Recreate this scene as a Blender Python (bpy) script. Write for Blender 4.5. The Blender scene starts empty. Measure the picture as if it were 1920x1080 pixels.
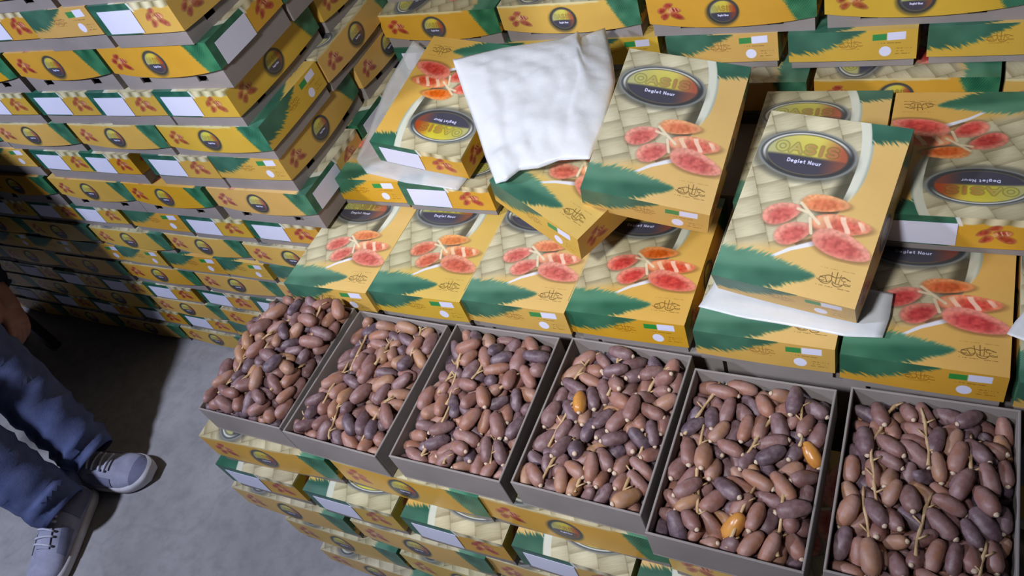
import bpy, bmesh, math, random
import numpy as np
from mathutils import Vector, Matrix, Euler

random.seed(7)
RNG = np.random.default_rng(11)
C = bpy.context.scene.collection
SC = bpy.context.scene
PI = math.pi

# ------------------------------------------------------------------ camera
cam_d = bpy.data.cameras.new('camera')
cam_d.sensor_width = 36.0
cam_d.lens = 36.0 * 1483.2 / 1920.0
cam_d.clip_start = 0.02
cam = bpy.data.objects.new('camera', cam_d)
C.objects.link(cam)
_p, _r, _y = math.radians(44.808), math.radians(-24.149), math.radians(-40.378)
_f = Vector((math.sin(_y) * math.cos(_p), math.cos(_y) * math.cos(_p), -math.sin(_p)))
_rt = Vector((math.cos(_y), -math.sin(_y), 0))
_up = _rt.cross(_f)
_r2 = math.cos(_r) * _rt + math.sin(_r) * _up
_u2 = -math.sin(_r) * _rt + math.cos(_r) * _up
_m = Matrix((_r2, _u2, -_f)).transposed().to_4x4()
_m.translation = Vector((0.926, -0.378, 1.446))
cam.matrix_world = _m
SC.camera = cam

# ------------------------------------------------------------------ world, lamps, exposure
wd = bpy.data.worlds.new('world')
SC.world = wd
wd.use_nodes = True
wd.node_tree.nodes['Background'].inputs[0].default_value = (0.62, 0.68, 1.0, 1)
wd.node_tree.nodes['Background'].inputs[1].default_value = 0.010


def lamp(name, loc, target, size, power, col):
    d = bpy.data.lights.new(name, 'AREA')
    d.shape = 'DISK'
    d.size = size
    d.energy = power
    d.color = col
    o = bpy.data.objects.new(name, d)
    o.location = loc
    o.rotation_euler = (Vector(target) - Vector(loc)).to_track_quat('-Z', 'Y').to_euler()
    C.objects.link(o)
    return o


lamp('hanging_lamp', (-1.22, -0.86, 2.10), (0.10, 0.50, 0.5), 0.20, 50, (0.72, 0.77, 1.0))
_s = bpy.data.lights.new('clamp_spot', 'SPOT')  # added fill for the display and pile side, cone kept off the person's shadow
_s.energy = 128
_s.color = (0.93, 0.94, 1.0)
_s.spot_size = math.radians(60)
_s.spot_blend = 0.9
_s.shadow_soft_size = 0.10
_so = bpy.data.objects.new('clamp_spot', _s)
_so.location = (0.40, -0.80, 1.95)
_so.rotation_euler = (Vector((0.40, 0.62, 0.60)) - Vector(_so.location)).to_track_quat('-Z', 'Y').to_euler()
C.objects.link(_so)
SC.view_settings.view_transform = 'Standard'
SC.view_settings.look = 'None'
SC.view_settings.exposure = 0.0
SC.view_settings.gamma = 1.0
SC.view_settings.use_curve_mapping = False

# ------------------------------------------------------------------ printed carton artwork, computed here pixel by pixel
# the unfolded lid in millimetres: top 190 x 264, side flaps 55 deep
BW, BL, LH = 190.0, 264.0, 55.0
PX = 3.0
AW, AH = int((BW + 2 * LH) * PX), int((BL + 2 * LH) * PX)
_gx = (np.arange(AW) + 0.5) / PX - LH
_gy = (np.arange(AH) + 0.5) / PX - LH
GX, GY = np.meshgrid(_gx, _gy)
ART = np.zeros((AH, AW, 3), np.float32)


def rgb(r, g, b):
    return np.array((r, g, b), np.float32) / 255.0


def ss(a, b, x):
    t = np.clip((x - a) / (b - a), 0, 1)
    return t * t * (3 - 2 * t)


_nz = {}


def noise(X, Y, s, seed=0):
    """smooth value noise"""
    if seed not in _nz:
        _nz[seed] = np.random.default_rng(seed).random((257, 257)).astype(np.float32)
    g = _nz[seed]
    x, y = X / s + 50, Y / s + 50
    xi, yi = np.floor(x).astype(int), np.floor(y).astype(int)
    fx, fy = x - xi, y - yi
    fx, fy = fx * fx * (3 - 2 * fx), fy * fy * (3 - 2 * fy)
    xi, yi = xi % 256, yi % 256
    return (g[yi, xi] * (1 - fx) + g[yi, xi + 1] * fx) * (1 - fy) + (g[yi + 1, xi] * (1 - fx) + g[yi + 1, xi + 1] * fx) * fy


def put(mask, col):
    """paint colour (3-vector or image) where mask (0..1)"""
    global ART
    m = mask[..., None]
    ART = ART * (1 - m) + col * m


class Win:
    """a window of the artwork with its own coordinates, painted in place"""
    def __init__(self, x0, x1, y0, y1):
        self.i0 = max(0, int((x0 + LH) * PX)); self.i1 = min(AW, int((x1 + LH) * PX) + 1)
        self.j0 = max(0, int((y0 + LH) * PX)); self.j1 = min(AH, int((y1 + LH) * PX) + 1)
        self.X = GX[self.j0:self.j1, self.i0:self.i1]
        self.Y = GY[self.j0:self.j1, self.i0:self.i1]

    def put(self, mask, col):
        v = ART[self.j0:self.j1, self.i0:self.i1]
        m = mask[..., None]
        v[...] = v * (1 - m) + col * m


def seg_dist(X, Y, pts):
    d = np.full(X.shape, 1e9, np.float32)
    for (ax, ay), (bx, by) in zip(pts[:-1], pts[1:]):
        dx, dy = bx - ax, by - ay
        t = np.clip(((X - ax) * dx + (Y - ay) * dy) / (dx * dx + dy * dy + 1e-9), 0, 1)
        d = np.minimum(d, np.hypot(X - ax - t * dx, Y - ay - t * dy))
    return d


def arc(cx, cy, rx, ry, a0, a1, n=9):
    return [(cx + rx * math.cos(math.radians(a0 + (a1 - a0) * i / n)), cy + ry * math.sin(math.radians(a0 + (a1 - a0) * i / n))) for i in range(n + 1)]


GLYPH = {
    'O': [arc(.5, .5, .46, .5, 0, 360, 16)],
    'A': [[(0, 0), (.5, 1), (1, 0)], [(.2, .36), (.8, .36)]],
    'S': [arc(.5, .75, .4, .25, 20, 270, 9) + arc(.5, .25, .42, .25, 90, -160, 9)],
    'I': [[(.5, 0), (.5, 1)]],
    'D': [[(0.05, 0), (0.05, 1), (.4, 1)] + arc(.4, .5, .5, .5, 90, -90, 8) + [(0.05, 0)]],
    'N': [[(0, 0), (0, 1), (.85, 0), (.85, 1)]],
    'e': [[(.1, .33), (.8, .33)] + arc(.45, .3, .36, .3, 5, 310, 9)],
    'g': [arc(.42, .3, .34, .3, 0, 360, 10), [(.78, .6), (.78, -.1)] + arc(.43, -.1, .35, .22, 0, -150, 6)],
    'l': [[(.4, 0), (.4, 1.05)]],
    't': [[(.4, .95), (.4, .1), (.7, 0)], [(.1, .62), (.75, .62)]],
    'o': [arc(.45, .3, .38, .3, 0, 360, 10)],
    'u': [[(.1, .6), (.1, .22)] + arc(.44, .25, .34, .25, 180, 350, 6) + [(.78, .6), (.78, 0)]],
    'r': [[(.15, 0), (.15, .6)], arc(.5, .3, .33, .3, 160, 60, 5)],
}


def text_dist(X, Y, s, w, h, adv):
    """distance to a line of text; X, Y in text units with origin at the start of the baseline"""
    d = np.full(X.shape, 1e9, np.float32)
    x = 0.0
    for ch in s:
        if ch == ' ':
            x += adv * .6
            continue
        ww = w * (.45 if ch in 'lI' else .72 if ch in 'tr' else 1)
        for pl in GLYPH[ch]:
            d = np.minimum(d, seg_dist(X, Y, [(x + px * ww, py * h) for px, py in pl]))
        x += ww + (adv - w)
    return d, x


def text_len(s, w, adv):
    x = 0.0
    for ch in s:
        x += adv * .6 if ch == ' ' else w * (.45 if ch in 'lI' else .72 if ch in 'tr' else 1) + (adv - w)
    return x - (adv - w)


def badge(win, cx, cy, a, b, fx=1, fy=1, rot=0, text=True):
    """the oval badge; fx, fy turn the local axes into those of the window, rot=1 swaps them"""
    X, Y = win.X, win.Y
    if rot == 0:
        x, y = (X - cx) * fx, (Y - cy) * fy
    else:
        x, y = (Y - cy) * fx, (X - cx) * fy
    r = np.hypot(x / a, y / b)
    aa = 1.2 / min(a, b)
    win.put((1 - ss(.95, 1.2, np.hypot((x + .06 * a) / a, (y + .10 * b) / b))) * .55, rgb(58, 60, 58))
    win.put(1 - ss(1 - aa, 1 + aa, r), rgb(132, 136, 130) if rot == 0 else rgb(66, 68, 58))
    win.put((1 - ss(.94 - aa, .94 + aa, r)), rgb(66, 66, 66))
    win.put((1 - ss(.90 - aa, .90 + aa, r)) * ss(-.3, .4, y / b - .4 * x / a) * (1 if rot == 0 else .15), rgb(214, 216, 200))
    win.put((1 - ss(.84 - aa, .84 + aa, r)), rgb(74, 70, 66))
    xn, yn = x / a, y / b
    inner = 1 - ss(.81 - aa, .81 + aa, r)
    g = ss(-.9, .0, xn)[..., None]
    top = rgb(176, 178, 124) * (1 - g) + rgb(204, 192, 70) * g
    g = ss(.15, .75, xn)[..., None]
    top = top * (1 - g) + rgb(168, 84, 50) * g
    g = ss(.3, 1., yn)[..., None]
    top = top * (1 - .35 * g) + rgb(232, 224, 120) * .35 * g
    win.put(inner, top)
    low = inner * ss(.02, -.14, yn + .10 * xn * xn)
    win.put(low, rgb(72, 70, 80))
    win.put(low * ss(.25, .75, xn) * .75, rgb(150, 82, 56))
    if text:
        w, adv = .22 * a, .285 * a
        ln = text_len('OASIS', w, adv)
        h = .34 * b
        d, _ = text_dist(x + ln / 2 + .02 * a, y - .06 * b, 'OASIS', w, h, adv)
        k = max(.5, .034 * a)
        win.put((1 - ss(k * .9, k * 1.9, d)) * .5 * (r < .95), rgb(92, 88, 44))
        g = ss(-.6, .6, xn)[..., None]
        win.put((1 - ss(k * .5, k * 1.05, d)) * (r < .95), rgb(186, 182, 92) * (1 - g) + rgb(176, 112, 60) * g)
        w, adv = .056 * a, .072 * a
        ln = text_len('Deglet Nour', w, adv)
        d, _ = text_dist(x + ln / 2, y + .36 * b, 'Deglet Nour', w, .13 * b, adv)
        k = max(.38, .009 * a)
        win.put(1 - ss(k * .6, k * 1.5, d), rgb(216, 216, 246))


def date_blob(win, cx, cy, a, b, ang, col=(200, 88, 72), light=(234, 168, 136), stripes=0.0):
    ca, sa = math.cos(math.radians(ang)), math.sin(math.radians(ang))
    x = (win.X - cx) * ca + (win.Y - cy) * sa
    y = -(win.X - cx) * sa + (win.Y - cy) * ca
    bb = b * (1 - .22 * np.clip(x / a, -1, 1))
    r = np.hypot(x / a, y / bb)
    aa = 1.0 / b
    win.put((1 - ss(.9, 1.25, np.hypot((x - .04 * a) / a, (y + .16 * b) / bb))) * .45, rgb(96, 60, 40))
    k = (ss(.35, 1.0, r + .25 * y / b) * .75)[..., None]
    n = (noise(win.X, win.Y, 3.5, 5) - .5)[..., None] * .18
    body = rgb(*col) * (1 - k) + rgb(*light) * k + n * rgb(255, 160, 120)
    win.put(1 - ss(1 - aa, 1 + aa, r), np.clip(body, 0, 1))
    if stripes:
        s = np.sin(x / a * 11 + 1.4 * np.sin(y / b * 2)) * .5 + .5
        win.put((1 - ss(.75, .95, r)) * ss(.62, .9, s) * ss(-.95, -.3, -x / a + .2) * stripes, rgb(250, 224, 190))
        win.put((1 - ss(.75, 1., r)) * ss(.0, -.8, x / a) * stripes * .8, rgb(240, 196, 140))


def leaf(win, p0, p1, w, seed=1, dens=1.0):
    """feathery palm leaf from its base p0 to its tip p1, half-width w"""
    dx, dy = p1[0] - p0[0], p1[1] - p0[1]
    ln = math.hypot(dx, dy)
    dx, dy = dx / ln, dy / ln
    s = (win.X - p0[0]) * dx + (win.Y - p0[1]) * dy
    d = -(win.X - p0[0]) * dy + (win.Y - p0[1]) * dx
    ad = np.abs(d)
    q = s - ad * 1.35 + .006 * ad * ad
    k = q / 2.7 * dens
    fr = np.abs((k - np.floor(k)) - .5) * 2
    jit = noise(np.floor(k), np.sign(d) * 5 + 9, 1.0, seed)
    t = np.clip((s - ad * .55) / ln, 0, 1)
    wid = w * np.minimum(1, 1.25 * (1 - t) ** .8) * (.80 + .26 * jit)
    m = ss(2.2, -3.5, ad - wid * (1 - .12 * fr)) * ss(ln + 1, ln - 4, s + ad * .2)
    g = noise(win.X, win.Y, 22, seed + 3)[..., None]
    up = ss(-.2, .5, d / w)[..., None]
    base = rgb(44, 92, 72) * (1 - g) + rgb(72, 128, 100) * g
    base = base * (1 - .45 * up) + rgb(112, 164, 130) * .45 * up
    win.put(m, base)
    win.put(m * ss(.55, .98, fr) * .30, rgb(24, 62, 48))
    win.put(m * ss(.45, .02, fr) * .55 * (.3 + .7 * up[..., 0]) * ss(0, .25, ad / w), rgb(158, 200, 172))


def calligraphy(win, cx, cy, w, h, col=(74, 54, 24), alpha=.85, seed=2, fx=1, fy=1):
    rr = random.Random(seed)
    X, Y = (win.X - cx) * fx / w, (win.Y - cy) * fy / h
    pls = [
        [(-.50, -.02), (-.38, -.14), (-.2, -.12), (-.08, .02), (.04, -.12), (.2, -.14), (.34, -.02), (.46, -.10)],
        arc(-.26, -.02, .16, .20, 200, 370, 7), arc(.10, -.05, .15, .22, 190, 350, 7), arc(.36, .04, .10, .16, 150, 340, 6),
        [(-.08, .02), (-.13, .48)], [(.04, -.1), (.02, .55)], [(.13, -.12), (.14, .44)], [(-.2, -.1), (-.3, .22)],
        [(-.42, .12), (-.2, .30), (.02, .22), (.22, .34), (.42, .20)],
        arc(.26, .20, .09, .10, 0, 300, 6), arc(-.36, .02, .08, .10, 40, 330, 6),
    ]
    d = np.full(X.shape, 1e9, np.float32)
    for i, pl in enumerate(pls):
        d = np.minimum(d, seg_dist(X * w, Y * h, [(a * w, b * h) for a, b in pl]) - .08 * (i % 3))
    win.put((1 - ss(.15, .65, d)) * alpha, rgb(*col))
    ln = ss(.25, .6, noise(X * w, Y * 0 + seed, 1.1, seed)) * ss(.50, .46, np.abs(X))
    for yy in (-.36, .68):
        win.put((1 - ss(.35, .8, np.abs((Y - yy) * h))) * ln * alpha * (.7 if yy < 0 else .35), rgb(*col))


def cluster(win, cx, cy, k, fx=1, fy=1, rot=0):
    """the small bunch of dates printed on the sides"""
    def q(x, y):
        return (cx + x * k * fx, cy + y * k * fy) if rot == 0 else (cx + y * k * fy, cy + x * k * fx)

    def an(t):
        if rot == 0:
            return t if fx * fy > 0 else -t
        return (90 - t) * (1 if fx * fy > 0 else -1) if False else (math.degrees(math.atan2(math.sin(math.radians(t)) * 0 + math.cos(math.radians(t)) * fx, math.sin(math.radians(t)) * fy)))
    for x, y, a, b, t, st in ((-.05, .62, .40, .22, 20, 0), (-.62, .16, .42, .25, 35, 0), (-.42, -.40, .42, .26, 40, 0), (.42, .20, .5, .25, 0, .6), (.62, -.32, .58, .27, -22, 0)):
        px, py = q(x, y)
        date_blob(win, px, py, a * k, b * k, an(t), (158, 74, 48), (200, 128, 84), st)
    px, py = q(0, .05)
    win.put((1 - ss(.10 * k, .24 * k, np.hypot(win.X - px, win.Y - py))) * .8, rgb(226, 178, 120))


def paint_lid():
    X, Y = GX, GY
    # side flaps in yellow, top a shade warmer
    n = (noise(X, Y, 40, 21) - .5)[..., None]
    put(np.ones_like(X), rgb(208, 164, 62) + n * .03)
    top = ((X > 0) & (X < BW) & (Y > 0) & (Y < BL)).astype(np.float32)
    put(top, rgb(216, 177, 94) + n * .04)
    u, t = X / BW, 1 - Y / BL
    # woven palm matting inside the big circle
    cxm, cym, rm = -.06 * BW, BL * .74, 158.0
    dist = np.hypot(X - cxm, (Y - cym) * .92)
    lower = ss(.80, .70, t + .05 * np.sin(u * 4) - .10 * (1 - u) + .42 * np.clip(u - .42, 0, 1))
    wm = top * ss(rm + .8, rm - .8, dist) * lower
    # two families of broad strips crossing obliquely
    a1, a2 = math.radians(27), math.radians(118)
    dt = math.cos(a1) * math.sin(a2) - math.sin(a1) * math.cos(a2)
    p = (X * math.sin(a2) - Y * math.cos(a2)) / dt / 41.0
    q = (-X * math.sin(a1) + Y * math.cos(a1)) / dt / 30.0
    q = q + .5 * (np.floor(p) % 2)
    pi_, qi = np.floor(p), np.floor(q)
    fp, fq = p - pi_, q - qi
    tone = noise(pi_ * 3.7, qi * 5.3, 1.0, 33)
    val = .58 + .30 * np.sin(np.clip(fp * .9 + .1, 0, 1) * PI) * (.4 + .6 * (1 - fq)) + .30 * (tone - .5)
    val = val - .40 * ss(.07, 0, fq) - .28 * ss(.06, 0, fp) - .18 * ss(.7, 1.0, fq)
    fib = noise(p * 4, q * 70, 1.0, 31)
    val = np.clip(val + .16 * (fib - .5), 0, 1)[..., None]
    mat = rgb(118, 108, 76) * (1 - val) + rgb(228, 220, 180) * val
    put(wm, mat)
    # dark inner shadow, then the pale ring of the circle
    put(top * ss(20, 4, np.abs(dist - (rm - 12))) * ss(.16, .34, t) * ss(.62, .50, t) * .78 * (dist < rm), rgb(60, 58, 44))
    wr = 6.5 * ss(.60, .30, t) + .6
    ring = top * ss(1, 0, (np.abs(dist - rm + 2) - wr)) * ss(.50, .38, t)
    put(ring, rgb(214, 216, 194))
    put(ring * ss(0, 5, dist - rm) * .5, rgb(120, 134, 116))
    # the palm leaf at the far right corner
    w = Win(.42 * BW, BW + 1, .80 * BL, BL)
    mk = top[w.j0:w.j1, w.i0:w.i1] * (dist[w.j0:w.j1, w.i0:w.i1] > rm + 3)
    keep = ART[w.j0:w.j1, w.i0:w.i1].copy()
    leaf(w, (.36 * BW, 1.01 * BL), (1.7 * BW, .985 * BL), 33, 6)
    v = ART[w.j0:w.j1, w.i0:w.i1]
    v[...] = keep * (1 - mk[..., None]) + v * mk[..., None]
    # white spathe
    w = Win(.25 * BW, .70 * BW, .10 * BL, .34 * BL)
    d = seg_dist(w.X, w.Y, [(.62 * BW, .295 * BL), (.47 * BW, .235 * BL), (.30 * BW, .135 * BL)])
    k = np.clip((w.X - .30 * BW) / (.32 * BW), 0, 1)
    w.put(1 - ss(2.4 + 2.4 * k, 3.4 + 2.8 * k, d + 1.5), rgb(228, 226, 228))
    w.put((1 - ss(1, 4, seg_dist(w.X, w.Y, [(.66 * BW, .335 * BL), (.5 * BW, .27 * BL)]))) * .55, rgb(66, 50, 52))
    # the large printed dates
    w = Win(.08 * BW, BW, .22 * BL, .60 * BL)
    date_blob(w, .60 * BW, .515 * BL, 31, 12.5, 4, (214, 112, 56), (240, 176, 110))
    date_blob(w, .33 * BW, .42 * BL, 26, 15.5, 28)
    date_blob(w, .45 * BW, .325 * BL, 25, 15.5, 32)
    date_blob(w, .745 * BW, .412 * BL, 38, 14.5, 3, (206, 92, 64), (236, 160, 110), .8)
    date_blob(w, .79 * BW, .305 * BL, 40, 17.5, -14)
    for sx, sy, ex, ey in ((.53, .44, .44, .495), (.53, .44, .60, .40), (.53, .42, .57, .34), (.50, .45, .43, .46)):
        d = seg_dist(w.X, w.Y, [(sx * BW, sy * BL), (ex * BW, ey * BL)])
        w.put((1 - ss(1.2, 2.8, d)) * .9, rgb(236, 218, 178))
    # the palm leaf at the near left corner, folding over the front edge
    w = Win(0, .74 * BW, -LH, .30 * BL)
    leaf(w, (-.04 * BW, .045 * BL), (.70 * BW, .120 * BL), 36, 8)
    w = Win(0, .62 * BW, -LH, 0)
    leaf(w, (-.05 * BW, -5), (.66 * BW, 6), 42, 12)
    w = Win(0, BW, 0, BL)
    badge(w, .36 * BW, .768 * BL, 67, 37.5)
    calligraphy(Win(.66 * BW, .99 * BW, .03 * BL, .20 * BL), .82 * BW, .115 * BL, 44, 24, alpha=.7)
    # flag end
    calligraphy(Win(.36 * BW, .66 * BW, -LH, -1), .50 * BW, -26, 38, 20, (120, 76, 20), .6, 4)
    w = Win(.62 * BW, .98 * BW, -LH, -1)
    w.put(ss(.6, -.6, np.abs(w.X - .72 * BW) - 10) * ss(.6, -.6, np.abs(w.Y + 13 - (w.X - .72 * BW) * .05) - 5.5), rgb(52, 142, 70))
    w.put(ss(.6, -.6, np.abs(w.X - .845 * BW) - 13) * ss(.6, -.6, np.abs(w.Y + 12 - (w.X - .8 * BW) * .05) - 7), rgb(224, 226, 250))
    w.put(1 - ss(8.2, 9.2, np.hypot(w.X - .765 * BW, (w.Y + 39) * .95)), rgb(228, 228, 250))
    for k, yy in enumerate((-24, -34, -39, -44)):
        d = np.abs(w.Y - yy)
        m = (1 - ss(.5, 1.1, d)) * ss(.35, .6, noise(w.X, w.Y * 0, 1.4, 40 + k)) * (w.X > (.68 if k == 0 else .84) * BW) * (w.X < (.88 if k == 0 else .96) * BW)
        w.put(m * .6, rgb(120, 90, 30))
    # label end (seen from behind its left is x = BW)
    w = Win(0, BW, BL, BL + LH)
    s, hh = (BW - w.X) / BW, (w.Y - BL) / LH
    g = noise(w.X, w.Y, 14, 51)[..., None]
    w.put(ss(.56, .52, s + .05 * hh), rgb(30, 84, 66) * (1 - g) + rgb(60, 120, 92) * g)
    cell = np.abs(np.sin((s - .53) * PI / .155 + 1.2 * hh))[..., None]
    w.put(ss(.52, .55, s) * ss(.26, .20, hh + .06 * (1 - cell[..., 0])) * .95, rgb(128, 120, 84) * (1 - cell) + rgb(226, 219, 180) * cell)
    w.put((1 - ss(.010, .018, np.abs(s - .52 - .10 * hh))) * ss(.32, .26, hh) * .9, rgb(230, 230, 226))
    cluster(w, (1 - .76) * BW, BL + .55 * LH, 21, -1, -1)
    # the two long sides
    for side in (0, 1):
        w = Win(-LH, 0, 0, BL) if side == 0 else Win(BW, BW + LH, 0, BL)
        s = (BL - w.Y) / BL if side == 0 else w.Y / BL
        hh = -w.X / LH if side == 0 else (w.X - BW) / LH
        g = noise(w.X, w.Y, 16, 52)[..., None]
        lf = ss(-.012, .012, s - (.79 + .10 * hh) + .02 * (noise(w.X * 3, w.Y, 2.0, 53) - .5))
        w.put(lf, rgb(26, 82, 58) * (1 - g) + rgb(66, 128, 92) * g)
        sgn = -1 if side == 0 else 1
        k = (hh * 9 + s * 70)
        w.put(lf * ss(.75, .95, np.abs((k - np.floor(k)) - .5) * 2) * .4, rgb(120, 176, 136))
        ys = (lambda q: BL - q * BL) if side == 0 else (lambda q: q * BL)
        xs = (lambda q: -q * LH) if side == 0 else (lambda q: BW + q * LH)
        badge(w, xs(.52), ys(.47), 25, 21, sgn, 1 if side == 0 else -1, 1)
        cluster(w, xs(.52), ys(.14), 20, sgn, 1 if side == 0 else -1, 1)
        if side == 0:
            w.put(ss(.10, .04, hh + .05 * (noise(w.Y, w.X * 0, 9, 54) - .5)) * ss(.76, .72, s) * .85, rgb(216, 206, 156))


paint_lid()


def make_image(name, arr):
    h, w = arr.shape[:2]
    im = bpy.data.images.new(name, w, h)
    buf = np.ones((h, w, 4), np.float32)
    buf[..., :3] = np.clip(arr, 0, 1)
    im.pixels.foreach_set(buf.ravel())
    im.update()
    im.pack()
    return im


IMG = make_image('carton_print', ART)


# ------------------------------------------------------------------ materials
class NT:
    def __init__(self, name):
        self.m = bpy.data.materials.new(name)
        self.m.use_nodes = True
        self.t = self.m.node_tree
        self.b = self.t.nodes['Principled BSDF']

    def n(self, kind, **kw):
        x = self.t.nodes.new(kind)
        for k, v in kw.items():
            if k.startswith('i_'):
                x.inputs[k[2:].replace('_', ' ')].default_value = v
            else:
                setattr(x, k, v)
        return x

    def l(self, a, b):
        self.t.links.new(a, b)

    def ramp(self, src, stops):
        r = self.n('ShaderNodeValToRGB')
        e = r.color_ramp.elements
        while len(e) < len(stops):
            e.new(.5)
        for el, (p, c) in zip(e, stops):
            el.position = p
            el.color = (*c, 1)
        self.l(src, r.inputs[0])
        return r.outputs[0]

    def bump(self, src, strength, dist=.002):
        b = self.n('ShaderNodeBump')
        b.inputs['Strength'].default_value = strength
        b.inputs['Distance'].default_value = dist
        self.l(src, b.inputs['Height'])
        self.l(b.outputs[0], self.b.inputs['Normal'])

    def noise(self, scale, detail=4, rough=.5, coord='Object'):
        tc = self.n('ShaderNodeTexCoord')
        nz = self.n('ShaderNodeTexNoise')
        nz.inputs['Scale'].default_value = scale
        nz.inputs['Detail'].default_value = detail
        nz.inputs['Roughness'].default_value = rough
        self.l(tc.outputs[coord], nz.inputs['Vector'])
        return nz.outputs[0]


def mat_print():
    k = NT('printed_carton')
    im = k.n('ShaderNodeTexImage')
    im.image = IMG
    im.interpolation = 'Cubic'
    uv = k.n('ShaderNodeUVMap', uv_map='UVMap')
    k.l(uv.outputs[0], im.inputs[0])
    nz = k.noise(30, 3)
    mx = k.n('ShaderNodeMix', data_type='RGBA', blend_type='MULTIPLY')
    mx.inputs[0].default_value = .25
    hs = k.n('ShaderNodeHueSaturation')
    oi = k.n('ShaderNodeObjectInfo')
    for sock, lo, hi, sh in (('Hue', .490, .509, 0.0), ('Value', .93, 1.05, .37), ('Saturation', .90, 1.06, .71)):
        ad = k.n('ShaderNodeMath', operation='ADD')
        fr = k.n('ShaderNodeMath', operation='FRACT')
        mr = k.n('ShaderNodeMapRange')
        k.l(oi.outputs['Random'], ad.inputs[0])
        ad.inputs[1].default_value = sh
        k.l(ad.outputs[0], fr.inputs[0])
        k.l(fr.outputs[0], mr.inputs[0])
        mr.inputs[3].default_value = lo
        mr.inputs[4].default_value = hi
        k.l(mr.outputs[0], hs.inputs[sock])
    k.l(im.outputs[0], hs.inputs['Color'])
    k.l(hs.outputs[0], mx.inputs[6])
    k.l(k.ramp(nz, [(.3, (.82, .82, .82)), (.6, (1, 1, 1))]), mx.inputs[7])
    k.l(mx.outputs[2], k.b.inputs['Base Color'])
    k.b.inputs['Roughness'].default_value = .36
    k.b.inputs['Specular IOR Level'].default_value = .45
    k.bump(k.noise(9, 2), .12, .004)
    return k.m


def mat_simple(name, c0, c1, scale=20, rough=.7, bump=0, spec=.3, detail=4, bscale=None, bdist=.002, metal=0.0):
    k = NT(name)
    k.l(k.ramp(k.noise(scale, detail), [(.3, c0), (.7, c1)]), k.b.inputs['Base Color'])
    k.b.inputs['Roughness'].default_value = rough
    k.b.inputs['Specular IOR Level'].default_value = spec
    k.b.inputs['Metallic'].default_value = metal
    if bump:
        k.bump(k.noise(bscale or scale * 3, 4), bump, bdist)
    return k.m


def mat_date(name, per_island):
    k = NT(name)
    if per_island:
        src = k.n('ShaderNodeNewGeometry').outputs['Random Per Island']
    else:
        src = k.n('ShaderNodeObjectInfo').outputs['Random']
    col = k.ramp(src, [(0, (.085, .056, .075)), (.20, (.135, .075, .082)), (.42, (.200, .098, .085)), (.62, (.265, .122, .092)), (.82, (.330, .150, .090)), (.94, (.36, .190, .11)), (1, (.42, .21, .08))])
    nz = k.noise(70, 4, .6)
    mx = k.n('ShaderNodeMix', data_type='RGBA', blend_type='MIX')
    f = k.n('ShaderNodeMath', operation='MULTIPLY')
    k.l(k.ramp(nz, [(.42, (0, 0, 0)), (.72, (1, 1, 1))]), f.inputs[0])
    f.inputs[1].default_value = .5
    k.l(f.outputs[0], mx.inputs[0])
    k.l(col, mx.inputs[6])
    mx.inputs[7].default_value = (.37, .27, .28, 1)
    k.l(mx.outputs[2], k.b.inputs['Base Color'])
    k.b.inputs['Roughness'].default_value = .50
    k.b.inputs['Specular IOR Level'].default_value = .5
    k.bump(k.noise(130, 3), .35, .0015)
    return k.m


def mat_floor():
    k = NT('concrete')
    a = k.noise(2.2, 6, .6)
    base = k.ramp(a, [(.30, (.23, .225, .225)), (.52, (.33, .325, .325)), (.72, (.42, .415, .41))])
    b = k.noise(26, 5, .65)
    mx = k.n('ShaderNodeMix', data_type='RGBA', blend_type='MULTIPLY')
    mx.inputs[0].default_value = .55
    k.l(base, mx.inputs[6])
    k.l(k.ramp(b, [(.28, (.62, .61, .60)), (.55, (1, 1, 1))]), mx.inputs[7])
    tc = k.n('ShaderNodeTexCoord')
    vo = k.n('ShaderNodeTexVoronoi', feature='DISTANCE_TO_EDGE')
    vo.inputs['Scale'].default_value = 1.3
    wn = k.n('ShaderNodeTexNoise')
    wn.inputs['Scale'].default_value = 5
    va = k.n('ShaderNodeVectorMath', operation='MULTIPLY_ADD')
    k.l(tc.outputs['Object'], wn.inputs['Vector'])
    k.l(wn.outputs['Color'], va.inputs[0])
    va.inputs[1].default_value = (.22, .22, .22)
    k.l(tc.outputs['Object'], va.inputs[2])
    k.l(va.outputs[0], vo.inputs['Vector'])
    m2 = k.n('ShaderNodeMix', data_type='RGBA', blend_type='MULTIPLY')
    m2.inputs[0].default_value = .13
    k.l(mx.outputs[2], m2.inputs[6])
    k.l(k.ramp(vo.outputs['Distance'], [(0, (.35, .34, .33)), (.012, (1, 1, 1))]), m2.inputs[7])
    k.l(m2.outputs[2], k.b.inputs['Base Color'])
    k.b.inputs['Roughness'].default_value = .75
    k.bump(b, .3, .004)
    return k.m


def mat_plastic(name, alpha):
    k = NT(name)
    k.b.inputs['Base Color'].default_value = (.86, .88, .88, 1)
    k.b.inputs['Roughness'].default_value = .28
    k.b.inputs['Specular IOR Level'].default_value = .5
    k.bump(k.noise(26, 3), .35, .006)
    tr = k.n('ShaderNodeBsdfTranslucent')
    tr.inputs[0].default_value = (.85, .88, .88, 1)
    m1 = k.n('ShaderNodeMixShader')
    m1.inputs[0].default_value = .25
    k.l(k.b.outputs[0], m1.inputs[1])
    k.l(tr.outputs[0], m1.inputs[2])
    tp = k.n('ShaderNodeBsdfTransparent')
    m2 = k.n('ShaderNodeMixShader')
    m2.inputs[0].default_value = alpha
    k.l(tp.outputs[0], m2.inputs[1])
    k.l(m1.outputs[0], m2.inputs[2])
    k.l(m2.outputs[0], k.t.nodes['Material Output'].inputs[0])
    return k.m


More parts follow.
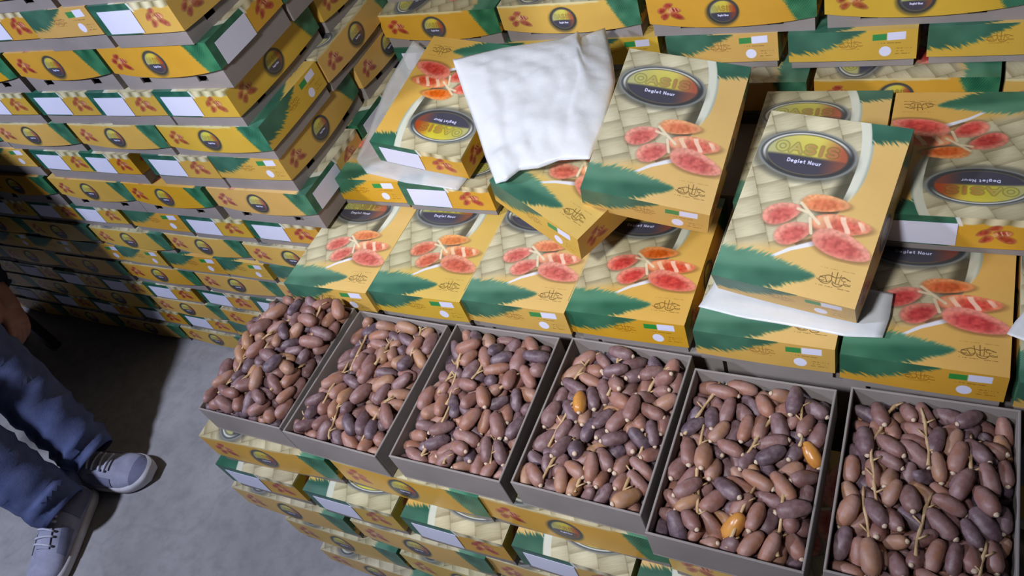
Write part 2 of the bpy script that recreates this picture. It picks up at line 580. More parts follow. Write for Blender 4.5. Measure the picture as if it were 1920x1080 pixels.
M_PRINT = mat_print()
M_CARD = mat_simple('grey_cardboard', (.255, .225, .205), (.30, .265, .245), 14, .85, .15, .15)
M_LABEL = mat_simple('label_paper', (.66, .67, .80), (.72, .73, .86), 8, .6, 0, .3)
M_DATE = mat_date('date_skin', False)
M_DATES = mat_date('date_skin_heap', True)
M_AMBER = mat_simple('amber_date_skin', (.46, .17, .03), (.62, .30, .07), 50, .3, .3, .5, 4, 130, .0015)
M_STEM = mat_simple('date_stalk', (.42, .27, .13), (.60, .43, .24), 60, .7, .4, .2)
M_CAP = mat_simple('date_calyx', (.50, .36, .24), (.66, .54, .42), 200, .7, 0, .2)
M_FLOOR = mat_floor()
M_WALL = mat_simple('plaster', (.42, .42, .42), (.52, .52, .52), 3, .9, .2, .1)
M_BAG = mat_plastic('white_plastic_film', .93)
M_FILM = mat_plastic('clear_plastic_film', .50)
M_SKIN = mat_simple('skin', (.30, .15, .11), (.40, .21, .16), 25, .55, .2, .35)
M_JEAN = mat_simple('blue_grey_trouser_cloth', (.075, .098, .205), (.115, .140, .270), 30, .85, .5, .1, 5, 260, .001)
M_JACKET = mat_simple('dark_navy_cloth', (.010, .011, .022), (.020, .021, .038), 20, .8, .4, .2, 4, 160)
M_SHOE = mat_simple('grey_shoe_mesh', (.27, .28, .36), (.36, .37, .47), 40, .8, .5, .15, 4, 500, .001)
M_SHOE_D = mat_simple('dark_shoe_trim', (.15, .16, .24), (.20, .21, .30), 40, .7, .2, .2)
M_SOLE = mat_simple('white_sole_rubber', (.55, .54, .56), (.68, .67, .69), 30, .6, .15, .3)
M_LACE = mat_simple('grey_lace', (.45, .46, .55), (.55, .56, .64), 90, .8, .2, .1)
M_HAIR = mat_simple('black_hair', (.008, .007, .007), (.02, .018, .017), 60, .6, .4, .3)
M_DARK = mat_simple('dark_pupil', (.01, .008, .006), (.02, .015, .01), 20, .3, 0, .5)
M_EYE = mat_simple('eye_white', (.6, .58, .55), (.66, .64, .6), 20, .3, 0, .5)
M_STOOL = mat_simple('stool_plastic', (.012, .012, .016), (.02, .02, .025), 10, .5, .1, .4)


# ------------------------------------------------------------------ object helpers
def link_mesh(name, me, mat=None, parent=None, smooth=False):
    if mat is not None and not me.materials:
        me.materials.append(mat)
    if smooth:
        me.shade_smooth()
    o = bpy.data.objects.new(name, me)
    C.objects.link(o)
    if parent is not None:
        o.parent = parent
    return o


def empty(name, loc=(0, 0, 0), rot=(0, 0, 0)):
    o = bpy.data.objects.new(name, None)
    o.empty_display_size = .05
    o.location = loc
    o.rotation_euler = rot
    C.objects.link(o)
    return o


def tag(o, label, cat, group=None, kind=None):
    if label:
        o['label'] = label
    if cat:
        o['category'] = cat
    if group:
        o['group'] = group
    if kind:
        o['kind'] = kind
    return o


def bm_mesh(name, bm):
    me = bpy.data.meshes.new(name)
    bm.normal_update()
    bm.to_mesh(me)
    bm.free()
    return me


def grid_mesh(name, fn, nu, nv, closed_u=False):
    """mesh from fn(i, j) -> (x, y, z)"""
    vs = [fn(i, j) for j in range(nv) for i in range(nu)]
    fs = []
    for j in range(nv - 1):
        for i in range(nu if closed_u else nu - 1):
            i2 = (i + 1) % nu
            fs.append((j * nu + i, j * nu + i2, (j + 1) * nu + i2, (j + 1) * nu + i))
    me = bpy.data.meshes.new(name)
    me.from_pydata(vs, [], fs)
    return me


def baked(o):
    """the object's mesh with its modifiers applied, and the object removed"""
    dg = bpy.context.evaluated_depsgraph_get()
    me = bpy.data.meshes.new_from_object(o.evaluated_get(dg), depsgraph=dg)
    n = o.data.name
    old = o.data
    bpy.data.objects.remove(o)
    bpy.data.meshes.remove(old)
    me.name = n
    return me


def tube(path, radii, sides=8, caps=True, squash=None):
    """verts, faces of a tube along PATH"""
    P = [Vector(p) for p in path]
    vs, fs = [], []
    ref = None
    for i, p in enumerate(P):
        d = (P[min(i + 1, len(P) - 1)] - P[max(i - 1, 0)]).normalized()
        if ref is None:
            ref = Vector((0, 0, 1)) if abs(d.z) < .9 else Vector((1, 0, 0))
        a = (ref - d * ref.dot(d)).normalized()
        ref = a
        b = d.cross(a)
        r = radii[i] if hasattr(radii, '__len__') else radii
        for k in range(sides):
            t = 2 * PI * k / sides
            vs.append(p + (a * math.cos(t) + b * math.sin(t)) * r)
    for i in range(len(P) - 1):
        for k in range(sides):
            k2 = (k + 1) % sides
            fs.append((i * sides + k, i * sides + k2, (i + 1) * sides + k2, (i + 1) * sides + k))
    if caps:
        fs.append(tuple(range(sides - 1, -1, -1)))
        fs.append(tuple((len(P) - 1) * sides + k for k in range(sides)))
    return vs, fs


def mesh_from(name, *parts):
    vs, fs = [], []
    for v, f in parts:
        o = len(vs)
        vs += [tuple(x) for x in v]
        fs += [tuple(i + o for i in q) for q in f]
    me = bpy.data.meshes.new(name)
    me.from_pydata(vs, [], fs)
    return me


# ------------------------------------------------------------------ setting
def box_mesh(name, x0, x1, y0, y1, z0, z1):
    bm = bmesh.new()
    bmesh.ops.create_cube(bm, size=1)
    for v in bm.verts:
        v.co = ((x0 + x1) / 2 + v.co.x * (x1 - x0), (y0 + y1) / 2 + v.co.y * (y1 - y0), (z0 + z1) / 2 + v.co.z * (z1 - z0))
    return bm_mesh(name, bm)


tag(link_mesh('floor', box_mesh('floor', -2.6, 2.4, -2.6, 1.6, -.1, 0), M_FLOOR), None, None, kind='structure')
tag(link_mesh('wall_back', box_mesh('wall_back', -2.6, 2.4, 1.6, 1.7, 0, 2.9), M_WALL), None, None, kind='structure')

# ------------------------------------------------------------------ the carton: lid and tray
W, L, H = .190, .264, .055


def make_lid_mesh(name, bow=.006, seed=0, bulge=.0035):
    rr = random.Random(seed)
    bm = bmesh.new()
    uvl = bm.loops.layers.uv.new('UVMap')
    nx, ny, nz = 7, 11, 3
    xs = [-W / 2 + W * i / (nx - 1) for i in range(nx)]
    ys = [-L / 2 + L * i / (ny - 1) for i in range(ny)]
    sag = [rr.uniform(-.002, .002) for _ in range(4)]

    def topz(x, y):
        a, b = x / W + .5, y / L + .5
        k = 16 * a * (1 - a) * b * (1 - b)
        return H + k * (sag[0] + sag[1] * (a - .5) + sag[2] * (b - .5)) * .8
    cache = {}

    def vert(p):
        k = tuple(round(c, 5) for c in p)
        if k not in cache:
            cache[k] = bm.verts.new(p)
        return cache[k]

    def quad(pts, uvs):
        f = bm.faces.new([vert(p) for p in pts])
        for lp, u in zip(f.loops, uvs):
            lp[uvl].uv = ((u[0] + LH) / (BW + 2 * LH), (u[1] + LH) / (BL + 2 * LH))
    mm = 1000.0
    for i in range(nx - 1):
        for j in range(ny - 1):
            q = [(xs[i], ys[j]), (xs[i + 1], ys[j]), (xs[i + 1], ys[j + 1]), (xs[i], ys[j + 1])]
            quad([(x, y, topz(x, y)) for x, y in q], [((x + W / 2) * mm, (y + L / 2) * mm) for x, y in q])

    def long_side(sx):
        def pt(j, k):
            y = ys[j]
            a = y / L + .5
            arch = 4 * a * (1 - a)
            z = H * (1 - k / nz) - (bow * (arch - .5)) * (k / nz)
            return (sx * (W / 2 + bulge * arch * math.sin(PI * .5 * k / nz) if k else W / 2), y, z)
        for j in range(ny - 1):
            for k in range(nz):
                c = [(j, k), (j + 1, k), (j + 1, k + 1), (j, k + 1)]
                if sx > 0:
                    c = c[::-1]
                uv = [((-LH * kk / nz) if sx < 0 else BW + LH * kk / nz, (ys[jj] + L / 2) * mm) for jj, kk in c]
                quad([pt(jj, kk) for jj, kk in c], uv)
        return pt

    pl, pr = long_side(-1), long_side(1)

    def end(sy):
        j0 = 0 if sy < 0 else ny - 1

        def pt(i, k):
            a = i / (nx - 1)
            if i == 0:
                return pl(j0, k)
            if i == nx - 1:
                return pr(j0, k)
            zl = pl(j0, k)[2]
            return (xs[i], sy * (L / 2 + .0015 * 4 * a * (1 - a) * (k / nz)), zl if k else H)
        for i in range(nx - 1):
            for k in range(nz):
                c = [(i, k), (i, k + 1), (i + 1, k + 1), (i + 1, k)]
                if sy > 0:
                    c = c[::-1]
                uv = [((xs[ii] + W / 2) * mm, (-LH * kk / nz) if sy < 0 else BL + LH * kk / nz) for ii, kk in c]
                quad([pt(ii, kk) for ii, kk in c], uv)
    end(-1)
    end(1)
    # round the folds a little
    eds = []
    for e in bm.edges:
        if len(e.link_faces) == 2 and e.calc_face_angle(0) > .8:
            eds.append(e)
    bm.normal_update()
    bmesh.ops.bevel(bm, geom=eds, offset=.0016, segments=2, affect='EDGES', profile=.5)
    me = bm_mesh(name, bm)
    o = link_mesh('x', me)
    s = o.modifiers.new('s', 'SOLIDIFY')
    s.thickness = .0014
    s.offset = -1
    me = baked(o)
    me.name = name
    me.materials.append(M_PRINT)
    me.shade_smooth()
    me.set_sharp_from_angle(angle=math.radians(28))
    return me


def make_tray_mesh(name, w, l, h, th=.003, hole=True):
    """open cardboard tray with a hand hole in each long side"""
    bm = bmesh.new()

    def cub(x0, x1, y0, y1, z0, z1):
        vs = [bm.verts.new((x, y, z)) for z in (z0, z1) for y in (y0, y1) for x in (x0, x1)]
        for q in ((0, 2, 3, 1), (4, 5, 7, 6), (0, 1, 5, 4), (2, 6, 7, 3), (0, 4, 6, 2), (1, 3, 7, 5)):
            bm.faces.new([vs[i] for i in q])
    x, y = w / 2, l / 2
    cub(-x, x, -y, y, 0, th)
    cub(-x, x, -y, -y + th, th, h)
    cub(-x, x, y - th, y, th, h)
    for s in (-1, 1):
        a, b = (-x, -x + th) if s < 0 else (x - th, x)
        if hole:
            hy, z0, z1 = .012, h * .24, h * .46
            cub(a, b, -y + th, y - th, th, z0)
            cub(a, b, -y + th, y - th, z1, h)
            for (p, q) in ((-y + th, -.07 - hy), (-.07 + hy, .07 - hy), (.07 + hy, y - th)):
                cub(a, b, p, q, z0, z1)
        else:
            cub(a, b, -y + th, y - th, th, h)
    me = bm_mesh(name, bm)
    me.materials.append(M_CARD)
    return me


LIDS = [make_lid_mesh('lid_a', .003, 1), make_lid_mesh('lid_b', .007, 2), make_lid_mesh('lid_c', .010, 3)]
TRAY = make_tray_mesh('closed_tray', W - .007, L - .007, .054)


def sticker_mesh():
    bm = bmesh.new()
    x0, x1, z0, z1 = .095 - .53 * W, .095 - .085 * W, .004, .044
    n = 4
    for k in range(n):
        for d in (0,):
            pass
    vs = {}
    for i in range(n + 1):
        for j in range(2):
            for d in range(2):
                x = x0 + (x1 - x0) * i / n
                a = x / W + .5
                kk = 1 - (z0 if j == 0 else z1) / H
                y = L / 2 + .0015 * 4 * a * (1 - a) * kk + .0004 + d * .0006
                vs[i, j, d] = bm.verts.new((x, y, z0 if j == 0 else z1))
    for i in range(n):
        bm.faces.new([vs[i, 0, 1], vs[i, 1, 1], vs[i + 1, 1, 1], vs[i + 1, 0, 1]])
        bm.faces.new([vs[i, 0, 0], vs[i + 1, 0, 0], vs[i + 1, 1, 0], vs[i, 1, 0]])
        for j in (0, 1):
            q = [vs[i, j, 0], vs[i, j, 1], vs[i + 1, j, 1], vs[i + 1, j, 0]]
            bm.faces.new(q if j == 0 else q[::-1])
    for i in (0, n):
        q = [vs[i, 0, 0], vs[i, 1, 0], vs[i, 1, 1], vs[i, 0, 1]]
        bm.faces.new(q if i == 0 else q[::-1])
    bm.normal_update()
    me = bm_mesh('sticker', bm)
    me.materials.append(M_LABEL)
    return me


STICKER = sticker_mesh()
N_BOX = 0


def date_box(x, y, z, turn, g, label, group, sticker=None, tilt=(0, 0), scale=(1.0, 1.0), lid=None):
    """closed carton with its base centre at x, y, z; turn: degrees about z (0 = flag end towards -y); g: lid raised over the tray base"""
    global N_BOX
    N_BOX += 1
    rot = Matrix.Rotation(math.radians(turn), 3, 'Z')
    e = empty('date_box', (x, y, z))
    if tilt != (0, 0):
        rot = tilt
        e.rotation_euler = rot.to_euler()
    else:
        e.rotation_euler = (0, 0, math.radians(turn))
    e.scale = (scale[2] if len(scale) > 2 else 1, scale[0], scale[1])
    tag(e, label, 'box', group)
    tr = link_mesh('tray', TRAY, None, e)
    tr['label'] = 'grey cardboard tray under the printed lid'
    ld = link_mesh('lid', LIDS[N_BOX % 2] if lid is None else LIDS[lid], None, e)
    ld.location = (0, 0, g)
    if sticker:
        st = link_mesh('label_sticker', STICKER, None, ld)
        st['label'] = 'blank white paper label'
    return e


ORD = ['first', 'second', 'third', 'fourth', 'fifth', 'sixth', 'seventh', 'eighth', 'ninth', 'tenth', 'eleventh', 'twelfth', 'thirteenth', 'fourteenth', 'fifteenth']

# ------------------------------------------------------------------ the tall pile on the left
ZF = .5
PY = .402            # front of the pile
# lid-bottom heights, kind of row (E ends out, L logo sides out), x of the right edge of each box from the corner on
PILE = [
    (.624 - .5, 'L', None), (.485, 'E', None), (.405, 'L', None), (.317, 'E', None), (.240, 'L', None), (.165, 'E', None), (.083, 'L', None),
    (-.008, 'E', None), (-.079, 'L', None), (-.146, 'E', None), (-.212, 'L', None), (-.292, 'E', None), (-.355, 'L', None), (-.418, 'E', None), (-.487, 'L', None)]
LB = [.570, .485, .405, .317, .240, .165, .083, -.008, -.079, -.146, -.212, -.290, -.354, -.418, -.487]
XS = {
    0: [-.118, -.388, -.66, -.93],
    1: [-.125, -.314, -.491, -.69, -.885],
    2: [-.112, -.388, -.661, -.93],
    3: [-.127, -.310, -.496, -.696, -.89],
    4: [-.109, -.374, -.651, -.92],
    5: [-.114, -.295, -.504, -.665, -.88, -1.075],
    6: [-.100, -.367, -.616, -.899, -1.17],
    7: [-.140, -.332, -.523, -.725, -.898, -1.09, -1.285],
    8: [-.118, -.385, -.637, -.912, -1.18],
    9: [-.158, -.349, -.511, -.696, -.857, -1.05, -1.245],
    10: [-.110, -.379, -.648, -.921, -1.19],
    11: [-.13, -.322, -.512, -.715, -.900, -1.095, -1.29],
    12: [-.125, -.395, -.665, -.944, -1.21],
    13: [-.11, -.30, -.49, -.683, -.875, -1.07, -1.265],
    14: [-.12, -.39, -.66, -.928, -1.2],
}
for _k in range(6, 15):
    _step = .195 if _k % 2 else .27
    while XS[_k][-1] > -1.62:
        XS[_k].append(XS[_k][-1] - _step)
FLAG = {1: [1], 5: [0, 4], 7: [2], 9: [0, 1, 2, 3, 4, 5, 6, 7, 8, 9], 13: [2]}
base_next = None
for k in range(len(LB) - 1, -1, -1):
    zb = 0.0 if k == len(LB) - 1 else LB[k + 1] + H + ZF
    g = LB[k] + ZF - zb
    if g < .004:
        g = .004
    LB[k] = zb + g - ZF
    kind = PILE[k][1]
    for i, xr in enumerate(XS[k]):
        gap = xr - XS[k][i + 1] if i + 1 < len(XS[k]) else 9
        jit = random.uniform(-.004, .003)
        if kind == 'E':
            flag = i in FLAG.get(k, [])
            what = 'flag end' if flag else 'white-label end'
            date_box(xr - W / 2, PY + L / 2 + jit, zb, (0 if flag else 180) + random.uniform(-.8, .8), g,
                     f'yellow date box, {what} out, {ORD[i]} from the corner, {ORD[k]} row of left pile', 'boxes in the tall left pile', sticker=not flag, scale=(1, 1, min(1, (gap - .002) / W)))
        else:
            t = -90 if k in (2, 6) else 90
            nxt = XS[k][i + 1] if i + 1 < len(XS[k]) else xr - .27
            date_box(xr - L / 2, PY + W / 2 + jit, zb, t + random.uniform(-.6, .6), g,
                     f'yellow date box, logo side out, {ORD[i]} from the corner, {ORD[k]} row of left pile', 'boxes in the tall left pile', sticker=(i == 0 and t < 0), lid=2 if k in (2, 6, 8) else 1, scale=(min(1, (gap - .002) / L), 1))
    # what shows of the same layer on the pile's side face
    if k <= 6:
        nm = f'{ORD[k]} row of the pile side face'
        xr = XS[k][0]
        if kind == 'E':
            date_box(xr - W / 2, PY + L * 1.5 + .012, zb, 180, g, f'date box, logo side out, behind the corner box, {nm}', 'boxes on the side face of the left pile')
            if k <= 3:
                date_box(xr - W / 2, PY + L * 2.5 + .024, zb, 180, g, f'date box, logo side out, deepest one, {nm}', 'boxes on the side face of the left pile')
        elif k == 4:
            date_box(xr - W / 2, PY + W + .006 + L / 2, zb, 180, g, f'date box turned long side out, behind corner, {nm}', 'boxes on the side face of the left pile')
            date_box(xr - W / 2, PY + W + .016 + L * 1.5, zb, 180, g, f'date box turned long side out, deepest one, {nm}', 'boxes on the side face of the left pile')
        else:
            for q in range(1, 4):
                if k == 6 and q > 1:
                    break
                date_box(xr - L / 2, PY + W * (q + .5) + .006 * q, zb, -90, g, f'date box, label end out, {ORD[q]} from corner, {nm}', 'boxes on the side face of the left pile', sticker=True)

# ------------------------------------------------------------------ the display stack: rows below the open trays
ROWS = 'ABCDEF'
FRONT = {
    'A': ('L', -.067, [(-.205, -.014), (.092, -.002), (.374, .002), (.662, -.004), (.95, -.004)], 1.07, .090),
    'B': ('E', -.157, [(-.220, -.029), (-.003, -.030), (.206, -.027), (.412, -.023), (.612, -.022), (.81, -.022), (1.0, -.022)], 1.0, .090),
    'C': ('L', -.247, [(-.240, -.038), (.054, -.033), (.335, -.027), (.62, -.025), (.89, -.025)], 1.06, .090),
    'D': ('L', -.337, [(-.155, -.042), (.125, -.040), (.405, -.038), (.685, -.036)], 1.03, .090),
    'E': ('L', -.427, [(-.110, -.054), (.17, -.050), (.45, -.048), (.73, -.046)], 1.03, .073),
}
for r, (kind, zt, spots, sc, pitch) in FRONT.items():
    base = zt - pitch + ZF + .0005
    zs = (pitch - .001) / .072
    for i, (x0, yf) in enumerate(spots):
        nm = f'{ORD[i]} from the pile side, {ORD[ROWS.index(r)]} row below the trays'
        g = .017
        if kind == 'L':
            a = 3.0 if (r == 'A' and i == 0) else random.uniform(-.5, .5)
            ll = L * sc
            date_box(x0 + ll / 2, yf + .003 + W / 2, base, 90 + a, g, f'date box, logo side out, {nm}', 'boxes below the open trays', scale=(sc, zs), lid=0 if r == 'A' else None)
        else:
            date_box(x0 + W / 2, yf + L / 2, base, 180 + random.uniform(-1, 1), g, f'date box, white-label end out, {nm}', 'boxes below the open trays', sticker=True, scale=(1.0, zs))

# the boxes inside the stack that nobody sees: one body that carries the rest
bm = bmesh.new()


def core(x0, x1, y0, y1, z1, n):
    for j in range(n):
        za, zb = z1 * j / n, z1 * (j + 1) / n
        for (d, p, q) in ((.004, za, za + (zb - za) * .25), (0, za + (zb - za) * .25, zb - .0005)):
            vs = [bm.verts.new((x, y, z)) for z in (p, q) for y in (y0 + d, y1 - d) for x in (x0 + d, x1 - d)]
            for f in ((0, 2, 3, 1), (4, 5, 7, 6), (0, 1, 5, 4), (2, 6, 7, 3), (0, 4, 6, 2), (1, 3, 7, 5)):
                bm.faces.new([vs[i] for i in f])


for i in range(6):
    x0 = -.105 + i * .196
    core(x0, x0 + .19, .292, .398, ZF - .034, 6)
    core(x0, x0 + .19, .402, .552, ZF - .034, 6)
    core(x0, x0 + .19, .56, .74, ZF + .037, 7)
    core(x0, x0 + .19, .77, 1.03, ZF + .034, 7)
core(-.1, .38, .98, 1.05, ZF + .1, 8)
core(.4, 1.0, .98, 1.05, ZF + .1, 8)
tag(link_mesh('inner_box_stack', bm_mesh('inner_box_stack', bm), M_CARD), 'plain grey cartons carrying the upper boxes inside the display stack', 'box stack', kind='stuff')

# ------------------------------------------------------------------ the rows behind the trays
FX = [(-.129, .268), (.062, .276), (.250, .282), (.437, .288), (.642, .281), (.839, .274), (1.036, .270)]
fl = ['first', 'second', 'third', 'fourth', 'fifth', 'sixth', 'seventh']
for i, (x0, yf) in enumerate(FX):
    date_box(x0 + W / 2, yf + L / 2, ZF + .037 - .070, random.uniform(-.6, .6), .015,
             f'date box lying flag end forward behind the trays, {fl[i]} from the left pile', 'front row of closed boxes behind the trays', lid=0)
MZ = ZF + .107 - .068
MR = [(-.140, .478, 0), (.052, .474, 180), (.272, .472, 180), (.662, .474, 0), (.856, .468, 180), (1.055, .46, 180)]
for i, (x0, yf, t) in enumerate(MR):
    what = 'flag end forward' if t == 0 else 'white-label end forward'
    date_box(x0 + W / 2, yf + L / 2, MZ, t, .013, f'date box with {what}, {fl[i]} in the second step up', 'boxes on the second step of the display', sticker=t == 180, lid=0)
for i, x0 in enumerate((-.10, .175, .455, .730, 1.0)):
    date_box(x0 + L / 2, .762 + W / 2 + .006 * (i % 2), MZ, 90, .013, f'date box lying logo side forward under flag-end row, {fl[i]} from the pile', 'boxes lying behind the second step', lid=0)
FZ = ZF + .109
FR = [(-.105, .800, 180), (.085, .802, 0), (.274, .802, 0), (.480, .800, 0), (.686, .795, 0), (.890, .800, 0), (1.09, .80, 0)]
for i, (x0, yf, t) in enumerate(FR):
    what = 'green flag end' if t == 0 else 'white-label end'
    date_box(x0 + W / 2, yf + L / 2, FZ, t + random.uniform(-.6, .6), .013, f'date box showing its {what}, upper back row, {fl[i]} from the pile', 'upper back row with flag ends out', sticker=t == 180, lid=0)
QZ = FZ + .068
for i, x0 in enumerate((-.11, .168, .458, .742, 1.02)):
    date_box(x0 + L * 1.04 / 2, .800 + W / 2 + .004 * (i % 2), QZ, 90 + random.uniform(-1, 1), .022, f'date box, logo side out, topmost back row, {fl[i]} from the pile', 'topmost back row with logo sides out', scale=(1.04, 1), lid=2)
RZ = QZ + .077
for i in range(3):
    date_box(-.11 + W / 2 + i * .196, .845 + L / 2, RZ, 180, .02, f'date box resting on the topmost logo row, {fl[i]} from the pile', 'boxes on top of the back rows')


def rxyz(a, b, c):
    return (Matrix.Rotation(math.radians(c), 3, 'Z') @ Matrix.Rotation(math.radians(b), 3, 'Y') @ Matrix.Rotation(math.radians(a), 3, 'X'))


def leaning_box(top, ang, g, label, flip=False, sticker=False):
    """box given by the middle of its lid top and its tilt"""
    R = rxyz(*ang)
    c = Vector(top) + Vector((0, 0, ZF)) - R @ Vector((0, 0, H + g))
    if flip:
        R = R @ Matrix.Rotation(PI, 3, 'Z')
    return date_box(c.x, c.y, c.z, 0, g, label, 'boxes leaning on top of the display', sticker=sticker, tilt=R, lid=0)


leaning_box((.130, .612, .203), (9, 7, -4), .004, 'tilted date box with lid art upside down, lying on a clear plastic sheet', True, True)
leaning_box((.436, .502, .166), (3, 12, -24), .004, 'skewed date box mostly hidden under the white plastic bag')
leaning_box((.563, .526, .204), (14, 13, 1), .004, 'tilted date box leaning just right of the white bag')
leaning_box((.778, .438, .148), (19.5, 2.6, -8.4), .004, 'tilted date box leaning on a white plastic sheet, nearest of the leaning boxes')

# ------------------------------------------------------------------ open trays
TX = [(-.166, .004, 0), (.032, .001, -1.06), (.243, .004, .64), (.448, .010, -.49), (.649, -.012, .03), (.858, -.003, .68)]
TRAY_H = .066
OPEN = make_tray_mesh('open_tray', W, .256, TRAY_H, .0032, False)
TD = .256
tray_names = ['heaped first tray beside the floor gap', 'second tray from the left pile', 'third tray from the left pile', 'fourth tray from the left pile', 'fifth tray from the left pile', 'sixth and last tray']
TM = []
for i, (x0, y0, a) in enumerate(TX):
    R = Matrix.Rotation(math.radians(a), 4, 'Z')
    m = Matrix.Translation((x0, y0, ZF - TRAY_H)) @ R @ Matrix.Translation((W / 2, TD / 2, 0))
    TM.append(m)
    o = link_mesh('open_tray', OPEN)
    o.matrix_world = m
    tag(o, 'open grey cardboard tray full of dates, ' + tray_names[i], 'tray', 'open trays of dates')
    bv = o.modifiers.new('b', 'BEVEL')
    bv.width = .0008
    bv.segments = 1


# ------------------------------------------------------------------ dates: packed by pushing capsules apart under gravity
def pack(n, heap, seed):
    rg = np.random.default_rng(seed)
    hx, hy = W / 2 - .0045, TD / 2 - .0045
    c = np.empty((n, 3))
    c[:, 0] = rg.uniform(-hx + .01, hx - .01, n)
    c[:, 1] = rg.uniform(-hy + .014, hy - .014, n)
    c[:, 2] = np.linspace(.012, .080 + heap, n)
    if heap:
        m = c[:, 2] > .055
        c[m, 0] *= .8
    ang = rg.choice([1, -1], n) * rg.normal(.55, .45, n) + PI / 2 + .15
    el = rg.normal(0, .22, n)
    a = np.stack([np.cos(ang) * np.cos(el), np.sin(ang) * np.cos(el), np.sin(el)], 1)
    size = rg.uniform(.90, 1.12, n)
    off = np.array([-.0118, 0, .0118])
    rad = np.array([.0075, .0099, .0075])
    R = (rad[None] * size[:, None]).ravel()
    ids = np.repeat(np.arange(n), 3)
    same = ids[:, None] == ids[None]
    rs = R[:, None] + R[None]
    ITER = 190
    for it in range(ITER):
        g = .0009 if it < 90 else .0004 if it < 150 else .00012
        c[:, 2] -= g
        S = (c[:, None] + a[:, None] * (off[None, :, None] * size[:, None, None])).reshape(-1, 3)
        if it % 6 == 0:
            sq = (S * S).sum(1)
            q = sq[:, None] + sq[None] - 2 * S @ S.T
            I, J = np.nonzero((q < (rs + .008) ** 2) & ~same)
            RR = rs[I, J]
        dd = S[I] - S[J]
        qq = (dd * dd).sum(1)
        near = qq < RR * RR
        ii, dist = I[near], np.sqrt(qq[near]) + 1e-9
        push = dd[near] / dist[:, None] * ((RR[near] - dist) * .5)[:, None]
        dS = np.zeros_like(S)
        cnt = np.zeros(len(S))
        np.add.at(dS, ii, push)
        np.add.at(cnt, ii, 1)
        dS = dS / np.maximum(1, cnt * .38)[:, None]
        # walls and bottom
        P = S + dS
        lim = np.where(S[:, 2] < TRAY_H + .002, 1.0, 1.08 if heap else 1.02)
        dS[:, 0] += np.clip(np.clip(P[:, 0], -hx * lim + R, hx * lim - R) - P[:, 0], -.004, .004)
        dS[:, 1] += np.clip(np.clip(P[:, 1], -hy + R, hy - R) - P[:, 1], -.004, .004)
        dS[:, 2] += np.clip(R + .0035 - P[:, 2], 0, .006)
        D = dS.reshape(n, 3, 3)
        c += D.sum(1) * .62
        lev = (D[:, 2] - D[:, 0]) / (2 * .0118)
        a += (lev - a * np.sum(lev * a, 1)[:, None]) * .5
        a /= np.linalg.norm(a, axis=1)[:, None]

    return c, a, size


def date_mesh(seed, seg=10, rings=7):
    rr = random.Random(seed)
    ln, r0 = .0203, .0105
    fat = rr.uniform(.92, 1.08)
    lob = [rr.uniform(0, 6.28) for _ in range(4)]
    bend = rr.uniform(-.0016, .0016)
    vs, fs = [], []
    for j in range(1, rings):
        t = PI * j / rings
        x = -math.cos(t) * ln
        s = math.sin(t) ** .72 * r0 * fat * (1.0 - .10 * x / ln)
        for i in range(seg):
            p = 2 * PI * i / seg
            w = 1 + .06 * math.sin(3 * p + lob[0] + x * 190) + .05 * math.sin(5 * p + lob[1]) * math.sin(t) + .03 * math.sin(2 * p + lob[2])
            vs.append((x, s * w * math.cos(p), s * w * math.sin(p) * .95 + bend * (1 - (x / ln) ** 2)))
    a, b = len(vs), len(vs) + 1
    vs += [(-ln, 0, 0), (ln, 0, 0)]
    for j in range(rings - 2):
        for i in range(seg):
            i2 = (i + 1) % seg
            fs.append((j * seg + i, (j + 1) * seg + i, (j + 1) * seg + i2, j * seg + i2))
    for i in range(seg):
        i2 = (i + 1) % seg
        fs.append((a, i, i2))
        fs.append((b, (rings - 2) * seg + i2, (rings - 2) * seg + i))
    return vs, fs


DV = [date_mesh(s) for s in range(6)]
DM = []
for i, (v, f) in enumerate(DV):
    me = mesh_from('date', (v, f))
    me.materials.append(M_DATE)
    me.shade_smooth()
    DM.append(me)
cv, cf = tube([(-.0197, 0, 0), (-.0209, 0, 0), (-.0221, 0, 0), (-.0231, .0002, 0)], [.0034, .0036, .0022, .0010], 7)
CAP = mesh_from('calyx', (cv, cf))
CAP.materials.append(M_CAP)
CAP.shade_smooth()

COUNT = [400, 250, 246, 248, 240, 238]
cands = []
camp = Vector((0.926, -0.378, 1.446))
minv = cam.matrix_world.inverted()
for ti in range(6):
    c, a, size = pack(COUNT[ti], .09 if ti == 0 else .03, 100 + ti)
    R3 = np.array(TM[ti].to_3x3())
    T3 = np.array(TM[ti].translation)
    cw = c @ R3.T + T3
    aw = a @ R3.T
    dxy = np.hypot(cw[:, None, 0] - cw[None, :, 0], cw[:, None, 1] - cw[None, :, 1])
    cover = ((dxy < .013) & (cw[None, :, 2] > cw[:, None, 2] + .008)).sum(1)
    for i in range(len(cw)):
        p = minv @ Vector(cw[i])
        px, py = 960 + 1483.2 * p.x / -p.z, 540 - 1483.2 * p.y / -p.z
        inside = -10 < px < 1930 and -10 < py < 1090
        cands.append((not (cover[i] == 0 and inside), -p.z, ti, cw[i], aw[i], size[i]))
cands.sort(key=lambda q: (q[0], q[1]))
stuff_v, stuff_f = [], []
AMBER = {(1085, 758): 'glossy amber date, the lightest one in the fourth tray', (1520, 842): 'glossy amber date near the far rim side of the fifth tray', (1375, 985): 'orange-brown date near the open front of the fifth tray'}
amber_of = {}
for (ax_, ay_), lb in AMBER.items():
    best = None
    for k, cc in enumerate(cands):
        if cc[0]:
            continue
        p = minv @ Vector(cc[3])
        dd = math.hypot(960 + 1483.2 * p.x / -p.z - ax_, 540 - 1483.2 * p.y / -p.z - ay_)
        if best is None or dd < best[0]:
            best = (dd, k)
    amber_of[best[1]] = lb
n_date = 0
TOP = {t: [] for t in range(6)}
